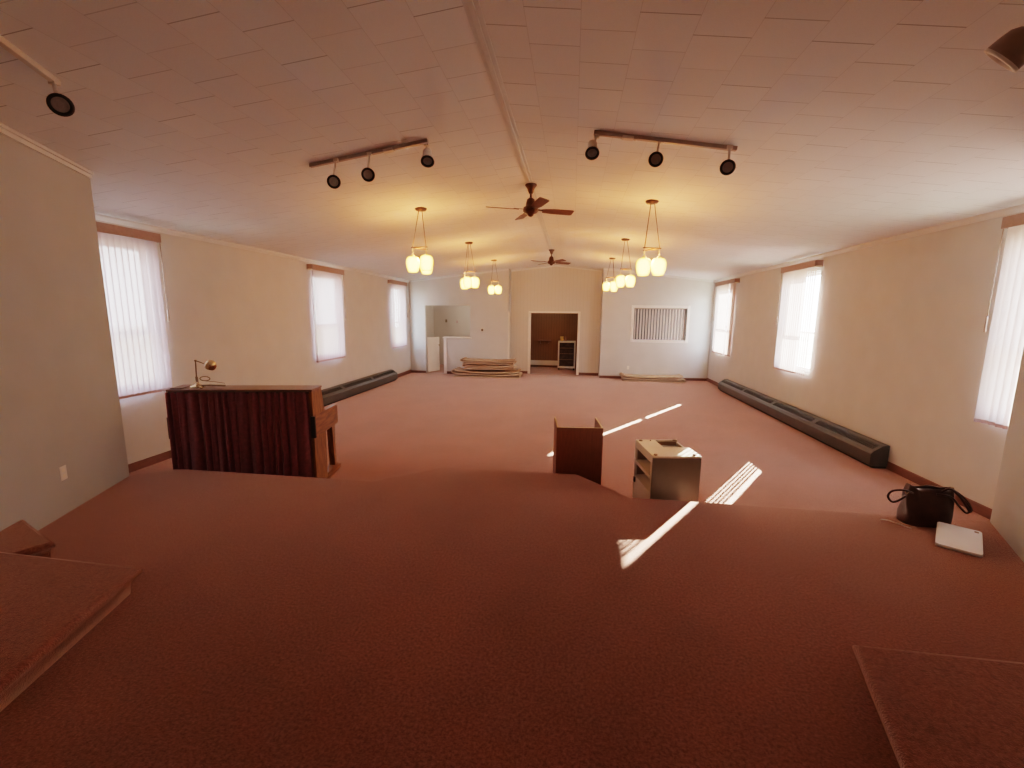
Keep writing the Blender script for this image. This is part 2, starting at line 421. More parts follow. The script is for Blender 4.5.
# ------------------------------------------------------------------ long walls with window openings
def kx(x): return (abs(x)-.08)/abs(x)
ZB0, ZB1 = .96, 2.99
WINL = [(4.06, 5.40), (8.97, 10.24), (13.15, 14.38)]       # blind extents along the wall, as seen
WINR = [(3.98, 5.27), (8.83, 10.11), (12.84, 14.42)]
ops_l = [(a+.03, b-.05, 1.03, 2.90) for a, b in WINL]
ops_r = [(a+.04, b-.05, 1.03, 2.90) for a, b in WINR]
ops_r[1] = (8.695, 10.06, 1.03, 2.90); ops_r[2] = (12.98, 14.36, 1.03, 2.90)
def long_wall(name, x0, x1, ops, label, y0=3.4):
    mb = MB(); us = [y0, YB+.15]; zs = [-.1, 3.3]
    for o in ops: us += [o[0], o[1]]; zs += [o[2], o[3]]
    for a, b, c, d in wall_cells(us, zs, ops): mb.box(x0, x1, a, b, c, d)
    bmesh.ops.remove_doubles(mb.bm, verts=mb.bm.verts, dist=1e-4)
    return struct(mb.build(name, M['wall'], normals=True), label)
long_wall('wall_left', XL-.16, XL, ops_l, 'long off white wall with three blinds and a grey heater, beside the piano')
long_wall('wall_right', XR, XR+.16, ops_r, 'long off white wall above the longer view of dark heater')

def window(i, xin, sgn, op, label):
    # sgn -1: wall at low x, outside is -x ; +1: outside is +x
    y0, y1, z0, z1 = op
    root = bpy.data.objects.new('window_%d' % i, None); C.objects.link(root); root.location = (xin, (y0+y1)/2, z0)
    struct(root, label)
    w, h = (y1-y0)/2, z1-z0
    X = lambda d0, d1: (min(sgn*d0, sgn*d1), max(sgn*d0, sgn*d1))
    mb = MB()
    a, b = X(.06, .15)
    mb.box(a, b, -w, -w+.03, 0, h).box(a, b, w-.03, w, 0, h).box(a, b, -w+.03, w-.03, 0, .035).box(a, b, -w+.03, w-.03, h-.03, h)
    mb.build('window_frame', M['frame'], root)
    zm = .74
    for nm, (za, zb), dep in (('lower_sash', (.035, zm+.02), .085), ('upper_sash', (zm-.02, h-.03), .12)):
        c, d = X(dep, dep+.03); mb = MB(); t = .04
        mb.box(c, d, -w+.03, -w+.03+t, za, zb).box(c, d, w-.03-t, w-.03, za, zb).box(c, d, -w+.03+t, w-.03-t, za, za+t).box(c, d, -w+.03+t, w-.03-t, zb-t, zb)
        s = mb.build(nm, M['frame'], root)
        g = MB(); c2, d2 = X(dep+.012, dep+.018); g.box(c2, d2, -w+.03+t-.005, w-.03-t+.005, za+t-.005, zb-t+.005)
        g.build('pane', M['glass'], s)
    sb = MB(); c, d = X(-.012, .06); sb.box(c, d, -w, w, -.02, .0)
    sb.build('window_sill', M['white'], root)
wl_labels = ['tall sash window behind the blind nearest the grey splayed wall', 'middle tall sash window above the grey heater', 'tall sash window beside the kitchen hatch end of the hall']
wr_labels = ['tall sash window partly hidden by the splayed wall above the bag', 'tall sash window above the dark heater with sun through it', 'tall sash window in the corner by the interior blind']
for i, op in enumerate(ops_l): window(i+1, XL, -1, op, wl_labels[i])
for i, op in enumerate(ops_r): window(i+4, XR, 1, op, wr_labels[i])

def vane_mesh(h, w=.089, hem=.035):
    mb = MB(); n = 4
    def pt(u, z): return (.004*(1-(2*u-1)**2), (u-.5)*w, z)
    def quad(za, zb, mi):
        mb.grid(lambda u, v: pt(u, za+(zb-za)*v), n, 1, mi)
    quad(0, hem, 1); quad(hem, h, 0)
    return mb
def vertical_blind(xin, sgn, ext, angles, label, wand_hi=True, clip=True, z0=ZB0, z1=ZB1, depth=.08, group='vertical blinds on the long walls', mats=None, gap=.08):
    k = (abs(xin)-depth)/abs(xin) if abs(xin) > 1 else 1.
    y0, y1 = ext[0]*k, ext[1]*k
    zb = 2.05+(z0-2.05)*k; zt = 2.985
    root = thing('vertical_blind', label, 'blind', (xin - sgn*depth, (y0+y1)/2, zb), 0, group)
    L = y1-y0; hn = zt-zb
    n = max(3, round(L/gap))
    proto = None
    for i in range(n):
        yy = -L/2 + .0445 + (L-.089)*i/(n-1)
        th = angles(i, n, yy + (y0+y1)/2)
        if proto is None:
            v = vane_mesh(hn).build('vane', mats or [M['vane'], M['vane_end']], root, normals=False); proto = v
        else:
            v = proto.copy(); C.objects.link(v); v.parent = root
        v.location = (random.uniform(-.002, .002), yy, random.uniform(-.004, .002)); v.rotation_euler = (0, 0, th)
    mb = MB(); d = sgn
    xa, xb = sorted((-d*.045, -d*.058)); mb.box(xa, xb, -L/2-.03, L/2+.03, hn-.035, hn+.075)
    xa, xb = sorted((-d*.058, d*.072)); mb.box(xa, xb, -L/2-.03, -L/2-.02, hn-.035, hn+.075).box(xa, xb, L/2+.02, L/2+.03, hn-.035, hn+.075)
    mb.build('valance', M['valance'], root)
    mb = MB(); mb.box(-.02, .02, -L/2-.015, L/2+.015, hn+.004, hn+.035); mb.build('head_rail', M['white'], root)
    s = 1 if wand_hi else -1
    mb = MB(); yw = s*(L/2+.035)
    mb.tube([(-d*.03, yw, hn), (-d*.03, yw+s*.006, hn*.55)], .004, 6); mb.tube([(-d*.03, yw+s*.006, hn*.55), (-d*.03, yw+s*.007, hn*.47)], .009, 8)
    mb.build('wand', M['wand'], root)
    if clip:
        mb = MB(); mb.box(-.05, .05, -s*(L/2+.026)-.016, -s*(L/2+.026)+.016, hn-.05, hn-.02); mb.build('bracket', M['valance_clip'], root)
    return root

rj = lambda: random.uniform(-R(4), R(4))
vertical_blind(XL, -1, WINL[0], lambda i, n, y: R(-3)+rj()*.7 if i < n-2 else R(-38)+rj(), 'closed pink white vertical blind beside the grey splayed wall, behind the piano')
vertical_blind(XL, -1, WINL[1], lambda i, n, y: R(2.5)+rj()*.4 if i else R(60), 'pink white vertical blind above the grey heater')
vertical_blind(XL, -1, WINL[2], lambda i, n, y: R(2)+rj()*.35, 'narrow looking pink white vertical blind nearest the kitchen hatch')
vertical_blind(XR, 1, WINR[0], lambda i, n, y: R(28)+rj(), 'pink vertical blind cut off by the splayed wall above the brown bag', wand_hi=True, mats=[M['vane_sun'], M['vane_end']])
def ang_mid(i, n, y):
    if y < 9.10: return R(-14)
    return R(13)+rj()
vertical_blind(XR, 1, WINR[1], ang_mid, 'sunlit vertical blind with bright slits above the dark heater', mats=[M['vane_sun'], M['vane_end']])
def ang_far(i, n, y):
    if abs(y-13.13) < .081: return R(-34)
    return R(7)+rj()*.5
vertical_blind(XR, 1, WINR[2], ang_far, 'bright vertical blind in the corner next to the interior blind', mats=[M['vane_sun'], M['vane_end']])

# cornices and baseboards
def run_along(name, poly, y0, y1, m, label): 
    mb = MB(); mb.prism(poly, y0, y1, 'xz'); return struct(mb.build(name, m), label)
run_along('trim_2', [(XL, 3.105), (XL+.012, 3.105), (XL+.04, 3.145), (XL+.04, 3.175), (XL, 3.175)], 3.72, YB, M['cornice'], 'cornice along the piano side wall')
run_along('trim_3', [(XR, 3.105), (XR-.012, 3.105), (XR-.04, 3.145), (XR-.04, 3.175), (XR, 3.175)], 3.9, YB, M['cornice'], 'cornice along the sunlit window wall')
run_along('baseboard_left', [(XL, 0), (XL+.014, 0), (XL+.014, .1), (XL+.006, .11), (XL, .11)], 3.8, YB, M['base'], 'brown baseboard on the piano side wall')
run_along('baseboard_right', [(XR, 0), (XR-.014, 0), (XR-.014, .1), (XR-.006, .11), (XR, .11)], 4.0, YB, M['base'], 'brown baseboard on the sunlit window wall')

# ------------------------------------------------------------------ splayed chancel walls and the wall behind the camera
def splay(name, c, d, L, out, m, label):
    n = Vector((-d.y, d.x))
    if n.dot(out) < 0: n = -n
    P = [c, c+d*L, c+d*L+n*.12, c+n*.12]
    mb = MB(); mb.hexa([(p.x, p.y, 0.0) for p in P], [(p.x, p.y, zc(p.x)+.01) for p in P])
    o = mb.build(name, m); return struct(o, label)
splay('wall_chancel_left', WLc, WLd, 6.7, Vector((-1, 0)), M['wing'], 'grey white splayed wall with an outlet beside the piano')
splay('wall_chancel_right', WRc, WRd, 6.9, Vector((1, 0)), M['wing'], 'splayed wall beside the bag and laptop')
mb = MB(); mb.box(XL-.1, WLc.x-.005, WLc.y-.14, WLc.y-.02, 0, 3.32); struct(mb.build('wall_return_left', M['wing']), 'return of the splayed wall by the piano')
mb = MB(); mb.box(WRc.x+.005, XR+.1, WRc.y-.14, WRc.y-.02, 0, 3.3); struct(mb.build('wall_return_right', M['wing']), 'return of the splayed wall by the bag')
mb = MB(); mb.box(-3.2, 2.4, YN-.1, YN, 0, 3.75); struct(mb.build('wall_front', M['darkpanel']), 'unseen chancel wall behind the viewer, dark to cut bounce light')  # unseen wall given dark panelling to keep bounce off the near floor
def splay_trim(name, c, d, L, out, label):
    n = Vector((-d.y, d.x))
    if n.dot(out) < 0: n = -n
    mb = MB(); A = c; B = c+d*L
    for (o0, o1, z0, z1) in ((0, .014, -.055, -.022), (0, .03, -.022, 0)):
        bot = [(A.x-n.x*o0, A.y-n.y*o0), (B.x-n.x*o0, B.y-n.y*o0), (B.x-n.x*o1, B.y-n.y*o1), (A.x-n.x*o1, A.y-n.y*o1)]
        mb.hexa([(x, y, zc(x)+z0) for x, y in bot], [(x, y, zc(x)+z1) for x, y in bot])
    struct(mb.build(name, M['cornice']), label)
splay_trim('trim_4', WLc, WLd, 6.6, Vector((-1, 0)), 'cornice of the splayed wall by the piano')
splay_trim('trim_5', WRc, WRd, 6.8, Vector((1, 0)), 'cornice of the splayed wall by the bag')

# ------------------------------------------------------------------ end wall
HATCH = (-5.02, -3.44, 1.25, 2.345); GAP = (-5.02, -4.37, 0, 1.25)
mb = MB()
for a, b, c, d in wall_cells([XL, HATCH[0], HATCH[1], GAP[1], -2.12], [-.1, 0, 1.25, HATCH[3], 3.8], [HATCH, (GAP[0], GAP[1], 0, 1.26)]): mb.box(a, b, YB, YB+.12, c, d)
bmesh.ops.remove_doubles(mb.bm, verts=mb.bm.verts, dist=1e-4)
struct(mb.build('wall_back_left', M['wall']), 'end wall section with the kitchen hatch and half door')
mb = MB(); mb.box(-4.40, -3.38, YB-.05, YB+.2, 1.235, 1.275); struct(mb.build('trim_6', M['white'], bevel=.006), 'white counter ledge of the kitchen hatch')
mb = MB(); mb.box(-4.37, -4.27, YB-.018, YB, .0, 1.235); struct(mb.build('trim_7', M['white']), 'white post trim under the hatch counter')
mb = MB()
DO = (-1.42, .19, 0, 2.12)
for a, b, c, d in wall_cells([-2.13, DO[0], DO[1], .97], [-.1, 0, DO[3], 3.85], [DO]): mb.box(a, b, YB2, YB2+.12, c, d)
bmesh.ops.remove_doubles(mb.bm, verts=mb.bm.verts, dist=1e-4)
struct(mb.build('wall_back', M['panelwall']), 'recessed cream panelled end wall around the doorway')
mb = MB(); mb.box(-2.24, -2.12, YB+.0005, YB2+.05, 0, 3.8); struct(mb.build('wall_reveal_left', M['wall']), 'side of the recess by the folded carpets')
mb = MB(); mb.box(.95, 1.07, YB+.0005, YB2+.05, 0, 3.8); struct(mb.build('wall_reveal_right', M['wall']), 'side of the recess by the interior blind')
mb = MB(); mb.box(-2.135, -2.075, YB-.012, YB, .0, 2.15).box(-2.12, -2.105, YB-.012, YB+.1, 0, 2.15); struct(mb.build('lit_recess_strip', M['white']), 'white strip for the window light on the recess side by the folded carpets')  # white strip imitates window light on the side of the recess
GR = (1.97, 3.61, 1.29, 2.305)
mb = MB()
for a, b, c, d in wall_cells([.95, GR[0], GR[1], XR], [-.1, GR[2], GR[3], 3.8], [GR]): mb.box(a, b, YB, YB+.12, c, d)
bmesh.ops.remove_doubles(mb.bm, verts=mb.bm.verts, dist=1e-4)
struct(mb.build('wall_back_right', M['wall']), 'end wall section with the interior blind')
# end wall cornices
for nm, x0, x1, y, lab in (('trim_9', XL+.05, -2.12, YB, 'cornice over the kitchen hatch'), ('trim_10', -2.12, .95, YB2, 'cornice over the recessed doorway wall'), ('trim_11', .95, XR-.05, YB, 'cornice over the interior blind')):
    mb = MB(); xs = [x0] + ([XC] if x0 < XC < x1 else []) + [x1]
    for a, b in zip(xs, xs[1:]):
        mb.hexa([(a, y-.03, zc(a)-.06), (b, y-.03, zc(b)-.06), (b, y, zc(b)-.06), (a, y, zc(a)-.06)], [(a, y-.04, zc(a)), (b, y-.04, zc(b)), (b, y, zc(b)), (a, y, zc(a))])
    struct(mb.build(nm, M['cornice']), lab)
# baseboards of the end wall
mb = MB(); mb.box(XL, -5.02, YB-.014, YB, 0, .085); mb.box(-4.27, -2.12, YB-.014, YB, 0, .085); mb.box(-2.12, DO[0]-.09, YB2-.014, YB2, 0, .09); mb.box(DO[1]+.09, .95, YB2-.014, YB2, 0, .09); mb.box(.95, XR, YB-.014, YB, 0, .085)
struct(mb.build('baseboard_back', M['base']), 'brown baseboard along the end wall')
# doorway casing
mb = MB(); mb.box(DO[0]-.085, DO[0], YB2-.022, YB2+.13, 0, 2.12).box(DO[1], DO[1]+.085, YB2-.022, YB2+.13, 0, 2.12).box(DO[0]-.085, DO[1]+.085, YB2-.022, YB2+.13, 2.12, 2.185)
struct(mb.build('door_1', M['white'], bevel=.005), 'white casing of the open doorway to the wood panelled room')

# rooms behind
mb = MB(); mb.box(XL-.1, -2.2, YR, YR+.1, 0, 3.0); mb.box(XL-.16, XL, YB+.15, YR+.1, 0, 3.0); mb.box(-2.2, -2.1, YB2+.1, YR+.1, 0, 3.0)
struct(mb.build('wall_kitchen', M['kitchen']), 'grey walls of the kitchen seen through the hatch')
mb = MB(); mb.box(-2.1, 1.05, YR, YR+.1, 0, 3.0); mb.box(-2.1, -2.06, YB2+.12, YR, 0, 3.0); mb.box(.95, 1.05, YB2+.12, YR+.1, 0, 3.0)
struct(mb.build('wall_back_room', M['darkpanel']), 'dark wood panelling of the room beyond the doorway')
mb = MB(); mb.box(1.05, XR+.16, YB+1.2, YB+1.3, 0, 3.0); struct(mb.build('wall_store_room', M['store']), 'wall behind the interior blind')
mb = MB(); mb.box(XL-.16, XR+.16, YB2+.1, YR+.1, 2.95, 3.05); mb.box(XL-.16, -2.2, YB+.1, YB2+.1, 2.95, 3.05); mb.box(1.05, XR+.16, YB+.1, YB2+.1, 2.95, 3.05)
struct(mb.build('ceiling_back_rooms', M['white']), 'ceiling of the rooms behind the end wall')
mb = MB(); mb.box(-2.06, -.52, YR-.09, YR, .09, .27); struct(mb.build('baseboard_back_room', M['white']), 'white low panel along the wood panelled wall')

for nm, loc, en, col in (('kitchen_fill', (-3.2, 16.1, 2.6), 30, (1, .82, .68)), ('back_room_fill', (-.9, 16.3, 2.7), 8, (1, .75, .5))):  # added fill lights without fixtures, brighten the two rooms
    L = bpy.data.lights.new(nm, 'POINT'); L.energy = en; L.color = col; L.shadow_soft_size = .12
    o = bpy.data.objects.new(nm, L); C.objects.link(o); o.location = loc

# half door leaf standing open into the kitchen
t = thing('half_door', 'white half door standing open under the kitchen hatch', 'door', (-5.0, YB+.14, .0), R(66))
mb = MB(); mb.box(0, .60, -.02, .02, .02, 1.235); mb.build('door_leaf', M['white'], t, bevel=.004)
mb = MB(); mb.lathe([(.008, 0), (.008, .03), (.02, .035), (.02, .055), (.006, .06)], 12, aim((.54, -.02, .95), (0, -1, 0))); mb.build('knob', M['brass'], t)

# interior window with closed blind
root = bpy.data.objects.new('window_7', None); C.objects.link(root); root.location = ((GR[0]+GR[1])/2, YB, GR[2]); struct(root, 'white framed interior window in the end wall')
w, h = (GR[1]-GR[0])/2, GR[3]-GR[2]; tt = .085
mb = MB(); mb.box(-w-tt, -w, -.025, .1, -tt, h+tt).box(w, w+tt, -.025, .1, -tt, h+tt).box(-w, w, -.025, .1, h, h+tt).box(-w, w, -.025, .1, -tt, 0)
mb.build('window_frame', M['white'], root, bevel=.006)
t = thing('vertical_blind', 'taupe vertical blind with dark gaps inside the white interior window', 'blind', ((GR[0]+GR[1])/2, YB+.05, GR[2]+.01))
nv = 18; proto = None
for i in range(nv):
    if proto is None:
        v = vane_mesh(h-.04, .089, .03).build('vane', [M['vane_in'], M['vane_end']], t, normals=False); proto = v
    else:
        v = proto.copy(); C.objects.link(v); v.parent = t
    v.location = (-w+.05+(2*w-.1)*i/(nv-1), 0, 0); v.rotation_euler = (0, 0, R(-41)+random.uniform(-.04, .04))
mb = MB(); mb.box(-w+.005, w-.005, -.02, .03, h-.035, h-.012); mb.build('head_rail', M['wand'], t)

# small wall fittings
def plate(name, label, cat, loc, n, m=M['white'], slots=True):
    t = thing(name, label, cat, loc); T = aim((0, 0, 0), n)
    mb = MB(); mb.box(-.036, .036, -.058, .058, 0, .006, mtx=T); mb.build('cover_plate', m, t, bevel=.003)
    for s in (-1, 1):
        mb = MB(); mb.box(-.016, .016, s*.024-.014, s*.024+.014, .006, .0075, mtx=T); mb.build('receptacle', M['valance_clip'], t)
    return t
# outlet on the splayed wall by the piano
y0 = 2.70
py = 2.76; py = 2.90; pxx = lx(py); nrm = (WLd.y*-1, WLd.x, 0); nn = Vector((.923, .384, 0))
plate('wall_outlet', 'white outlet on the grey splayed wall above the corner block', 'outlet', (pxx, py, .736), nn)
plate('wall_outlet', 'white outlet above the single folded carpet on the end wall', 'outlet', (1.868, YB, .37), (0, -1, 0))
t = thing('mounted_thermostat', 'round thermostat between the kitchen hatch and the recess', 'thermostat', (-3.015, YB, 1.53))
mb = MB(); mb.lathe([(.062, 0), (.062, .012), (.05, .016)], 24, aim((0, 0, 0), (0, -1, 0))); mb.build('backplate', M['ivory'], t)
mb = MB(); mb.lathe([(.042, .016), (.040, .04), (.03, .045)], 24, aim((0, 0, 0), (0, -1, 0))); mb.build('dial', M['brass_dark'], t)
sw = MB(); sw.box(-4.70-.35-.04, -4.70-.35+.04, YR-.012, YR, 1.72, 1.84); tag(sw.build('wall_switch', M['brass_dark'], bevel=.003), 'darker switch plate on the kitchen wall seen through the hatch', 'switch')
sw = MB(); sw.box(-4.60-.03, -4.60+.03, YR-.012, YR, 1.70, 1.80); tag(sw.build('wall_switch', M['vane_end'], bevel=.003), 'paler small switch plate on the kitchen wall nearer its middle', 'switch')

# ------------------------------------------------------------------ upright piano with a curtained back
t = thing('upright_piano', 'walnut upright piano with a burgundy curtain across its back, below the platform', 'piano', (-3.638, 4.3485, 0), math.atan2(.297, 1.518))
W = 1.547/2
# local: x across, y away from the viewer (keyboard side), z up
for s in (-1, 1):
    x0, x1 = sorted((s*W, s*(W-.035)))
    mb = MB(); mb.prism([(0.01, .0), (.36, .0), (.385, .62), (.40, .70), (.40, .875), (.365, .90), (.30, 1.175), (.01, 1.175)], x0, x1, 'yz'); mb.build('side_panel', M['piano'], t, bevel=.004)
    x0, x1 = sorted((s*(W+.004), s*(W-.05)))
    mb = MB(); mb.prism([(.05, .64), (.40, .62), (.80, .62), (.81, .64), (.81, .845), (.79, .865), (.40, .88), (.06, .90)], x0, x1, 'yz'); mb.build('arm', M['piano_h'], t, bevel=.006)
    x0, x1 = sorted((s*(W-.005), s*(W-.075)))
    mb = MB(); mb.prism([(.64, .09), (.70, .09), (.71, .62), (.60, .62)], x0, x1, 'yz'); mb.build('leg', M['piano'], t, bevel=.006)
    x0, x1 = sorted((s*(W+.008), s*(W-.085)))
    mb = MB(); mb.prism([(.30, 0), (.79, 0), (.82, .02), (.82, .06), (.74, .09), (.36, .09)], x0, x1, 'yz'); mb.build('toe_block', M['piano_h'], t, bevel=.006)
    x0, x1 = sorted((s*(W+.03), s*(W-.02)))
    mb = MB(); mb.box(x0, x1, -.02, .012, .64, .89); mb.build('handle', M['black'], t, bevel=.008)
mb = MB(); mb.box(-W-.012, W+.012, -.012, .30, 1.175, 1.20); mb.build('lid', M['piano_dark'], t, bevel=.008)
mb = MB(); mb.hexa([(-W+.035, .33, .88), (W-.035, .33, .88), (W-.035, .36, .88), (-W+.035, .36, .88)], [(-W+.035, .27, 1.172), (W-.035, .27, 1.172), (W-.035, .295, 1.172), (-W+.035, .295, 1.172)]); mb.build('upper_panel', M['piano_h'], t)
mb = MB(); mb.box(-W+.035, W-.035, .33, .355, .05, .64); mb.build('lower_panel', M['piano'], t)
mb = MB(); mb.box(-W+.05, W-.05, .36, .80, .63, .70); mb.build('keybed', M['piano_h'], t, bevel=.005)
mb = MB(); mb.prism([(.40, .86), (.44, .86), (.70, .80), (.80, .78), (.80, .70), (.78, .70), (.78, .77), (.40, .845)], -W+.05, W-.05, 'yz'); mb.build('fallboard', M['piano_h'], t)
mb = MB(); mb.box(-W+.035, W-.035, .012, .04, .03, 1.17); mb.build('back_board', M['piano_dark'], t)
# pleated curtain over the back
def pleat(u, v):
    x = -W+.002 + u*(2*W-.03)
    a = .45 + .55*(1-v)
    ph = 2*PI*(u*17 + .35*math.sin(u*17) + .06*(1-v)*math.sin(u*40+2))
    y = -.014 - .050*a*abs(math.cos(ph/2))**.75 - .006*math.sin(ph*1.3+1)
    x += (1-v)*.012*math.sin(u*31+1)
    return (x, y, .03 + 1.143*v)
mb = MB(); mb.grid(pleat, 420, 10); mb.build('curtain', M['curtain'], t, normals=False)
mb = MB(); mb.tube([(-W, -.02, 1.165), (W-.02, -.02, 1.165)], .007, 8); mb.build('curtain_rod', M['black'], t)
mb = MB(); mb.box(.0, .0+.0001, 0, .0001, .62, .6201)
mb.bm.free()
# pedals (keyboard side)
for px_ in (-.1, 0, .1):
    mb = MB(); mb.prism([(px_-.02, .34), (px_+.02, .34), (px_+.028, .46), (px_, .485), (px_-.028, .46)], .055, .07, 'xy'); mb.build('pedal', M['brass'], t, bevel=.004)

# brass lamp on the piano
ang = math.atan2(.297, 1.518)
t = thing('piano_lamp', 'small brass lamp with a bowl shade standing on the piano lid', 'lamp', (-4.205, 4.40, 1.2), ang)
mb = MB(); mb.lathe([(.075, 0), (.075, .008), (.06, .018), (.03, .028), (.018, .045), (.014, .06)], 24); mb.build('base', M['brass'], t)
mb = MB(); mb.tube([(0, 0, .05), (-.004, 0, .12)], .013, 12); mb.tube([(-.004, 0, .10), (.004, 0, .30)], .0065, 10); mb.lathe([(.004, 0), (.012, .004), (.012, .016), (.004, .02)], 12, Matrix.Translation((.004, 0, .292))); mb.build('stem', M['brass_dark'], t)
mb = MB(); mb.tube([(.004, 0, .302), (.06, -.005, .285), (.115, -.01, .262)], .0055, 8); mb.build('arm', M['brass_dark'], t)
T = aim((.175, -.02, .25), (-.45, .15, -.85))
prof = [(.012, -.062), (.030, -.056), (.048, -.038), (.057, -.012), (.057, .012), (.050, .034), (.046, .034), (.050, .0), (.03, -.045)]
mb = MB(); mb.lathe(prof, 24, T); mb.build('lamp_shade', M['brass'], t)
mb = MB(); mb.lathe([(.012, -.03), (.026, -.012), (.026, .0), (.012, .012)], 14, T); mb.build('bulb', M['ivory'], t)
mb = MB(); pts = [(.075+.055*math.cos(a), .02, .095+.024*math.sin(a)) for a in [2*PI*k/20 for k in range(20)]]; mb.tube(pts, .006, 8, closed=True); mb.build('cable_loop', M['brass_dark'], t)
mb = MB(); mb.tube([(.03, 0, .018), (.15, -.01, .024), (.31, -.01, .020)], .010, 8); mb.tube([(.1, 0, .07), (.20, 0, .062), (.30, 0, .045)], .004, 6); mb.build('folded_arm', M['brass_dark'], t)
mb = MB()
for x_, y_ in ((.07, -.07), (.10, -.10), (.04, -.085)): mb.lathe([(.003, 0), (.016, .004), (.018, .014), (.010, .024), (.003, .028)], 12, Matrix.Translation((x_, y_, 0)))
mb.build('knob', M['brass'], t)
mb = MB(); mb.box(-.06, .06, -.13, .13, 0, .012); o = mb.build('lid_shadow', M['piano_dark'], None, bevel=.003); o.location = (-4.36, 4.36, 1.2); o.rotation_euler = (0, 0, ang+.1)  # added dark slab stands in for a shadow on the lid
tag(o, 'thin dark slab for the shadow on the end of the piano lid by the window', 'lid_shadow')

# ------------------------------------------------------------------ convector heaters
def heater(sgn, xin, y0, y1, label):
    t = thing('convector_heater', label, 'heater', (xin, (y0+y1)/2, 0))
    L = (y1-y0)/2; D = .225; f = lambda d: -sgn*(d + .016)
    prof = [(0, .035), (D-.02, .035), (D, .055), (D, .205), (D-.03, .245), (D-.145, .325), (0, .335)]
    mb = MB(); mb.prism([(f(d), z) for d, z in prof], -L, L, 'xz'); mb.build('casing', M['heater'], t, bevel=.004)
    mb = MB(); a, b = sorted((f(0), f(D-.05))); mb.box(a, b, -L+.02, L-.02, 0, .036); mb.build('gap_shadow', M['heater_dark'], t)  # black block paints the shaded gap under the casing
    # louvre panels on the sloping top
    n = 4; d0, z0, d1, z1 = D-.03, .245, D-.145, .325
    nx, nz = (z1-z0), (d0-d1); q = math.hypot(nx, nz); nx, nz = nx/q, nz/q
    for i in range(n):
        ya, yb = -L+2*L*i/n+.06, -L+2*L*(i+1)/n-.06
        mb = MB(); e = .0015
        pa = (d0+(d1-d0)*.18, z0+(z1-z0)*.18); pb = (d0+(d1-d0)*.82, z0+(z1-z0)*.82)
        c = [(f(pa[0]+nx*e), pa[1]+nz*e), (f(pb[0]+nx*e), pb[1]+nz*e)]
        vs = [mb.bm.verts.new(p) for p in ((c[0][0], ya, c[0][1]), (c[0][0], yb, c[0][1]), (c[1][0], yb, c[1][1]), (c[1][0], ya, c[1][1]))]
        mb.bm.faces.new(vs)
        k = int((yb-ya)/.045)
        for j in range(k):
            yy = ya + (yb-ya)*(j+.5)/k
            q0 = (f(pa[0]+nx*.005), pa[1]+nz*.005); q1 = (f(pb[0]+nx*.005), pb[1]+nz*.005)
            mb.tube([(q0[0], yy, q0[1]), (q1[0], yy, q1[1])], .0065, 4, mi=1)
        mb.build('louvre_grille', [M['heater_dark'], M['heater']], t, normals=False)
    return t
heater(1, XR, 6.42, 12.85, 'long dark grey convector heater under the sunlit windows')
heater(-1, XL, 6.6, 12.92, 'long grey convector heater partly behind the piano')

# ------------------------------------------------------------------ brown lectern on the hall floor
ax, ay = -.126, 4.61; bx, by = .366, 4.70      # top corners of the front panel
la = R(5.5); lw = math.hypot(bx-ax, by-ay)/2
t = thing('lectern', 'dark brown open backed lectern standing below the platform edge', 'lectern', ((ax+bx)/2, (ay+by)/2, 0), la)
H = .85
mb = MB(); mb.box(-lw, lw, 0, .018, .0, H); mb.build('front_panel', M['lectern'], t)
mb = MB(); mb.box(-lw, lw, -.001, .019, H, H+.004); mb.build('edge_band', M['lectern_edge'], t)
for s in (-1, 1):
    x0, x1 = sorted((s*lw, s*(lw-.018)))
    mb = MB(); mb.prism([(.018, 0), (.50, 0), (.50, H+.0), (.018, H)], x0, x1, 'yz'); p = mb.build('side_panel', M['lectern'], t)
    mb = MB(); mb.box(x0, x1, .019, .501, H, H+.004).box(x0, x1, .50, .503, 0, H); mb.build('edge_band', M['lectern_edge'], p)
mb = MB(); mb.box(-lw+.018, lw-.018, .02, .48, .10, .118); mb.build('shelf', M['lectern'], t)

# ------------------------------------------------------------------ cream cabinet lying upside down beside it
z = .775
a = Vector((.780, 4.03)); ca = R(8.5); cw = .45
t = thing('cabinet', 'cream cabinet with open side shelves and feet upward, below the platform', 'cabinet', (a.x, a.y, 0), ca)
D = .56; H = .772; tk = .018
mb = MB(); mb.box(0, cw, 0, tk, 0, H-tk); mb.build('back_panel', M['cab_shaded'], t)
mb = MB(); mb.box(0, cw, .0, D*.52, H-tk, H); mb.box(0, cw*.44, D*.52, D, H-tk, H); mb.box(cw*.44, cw*.97, D*.97, D, H-tk, H); mb.build('bottom_panel', M['cab_white'], t, bevel=.003)
mb = MB(); mb.hexa([(cw*.44, D*.52, H-.09), (cw*.97, D*.52, H-.09), (cw*.97, D*.97, H-.09), (cw*.44, D*.97, H-.09)], [(cw*.44, D*.52, H-.055), (cw*.97, D*.52, H-.055), (cw*.97, D*.97, H-.055), (cw*.44, D*.97, H-.055)]); mb.build('tray', M['tray'], t)
mb = MB(); mb.box(cw-tk, cw, tk, D*.55, 0, H-tk).box(cw*.97-tk, cw*.97, D*.55, D, 0, H-.02); mb.build('side_panel', M['cab_white'], t)
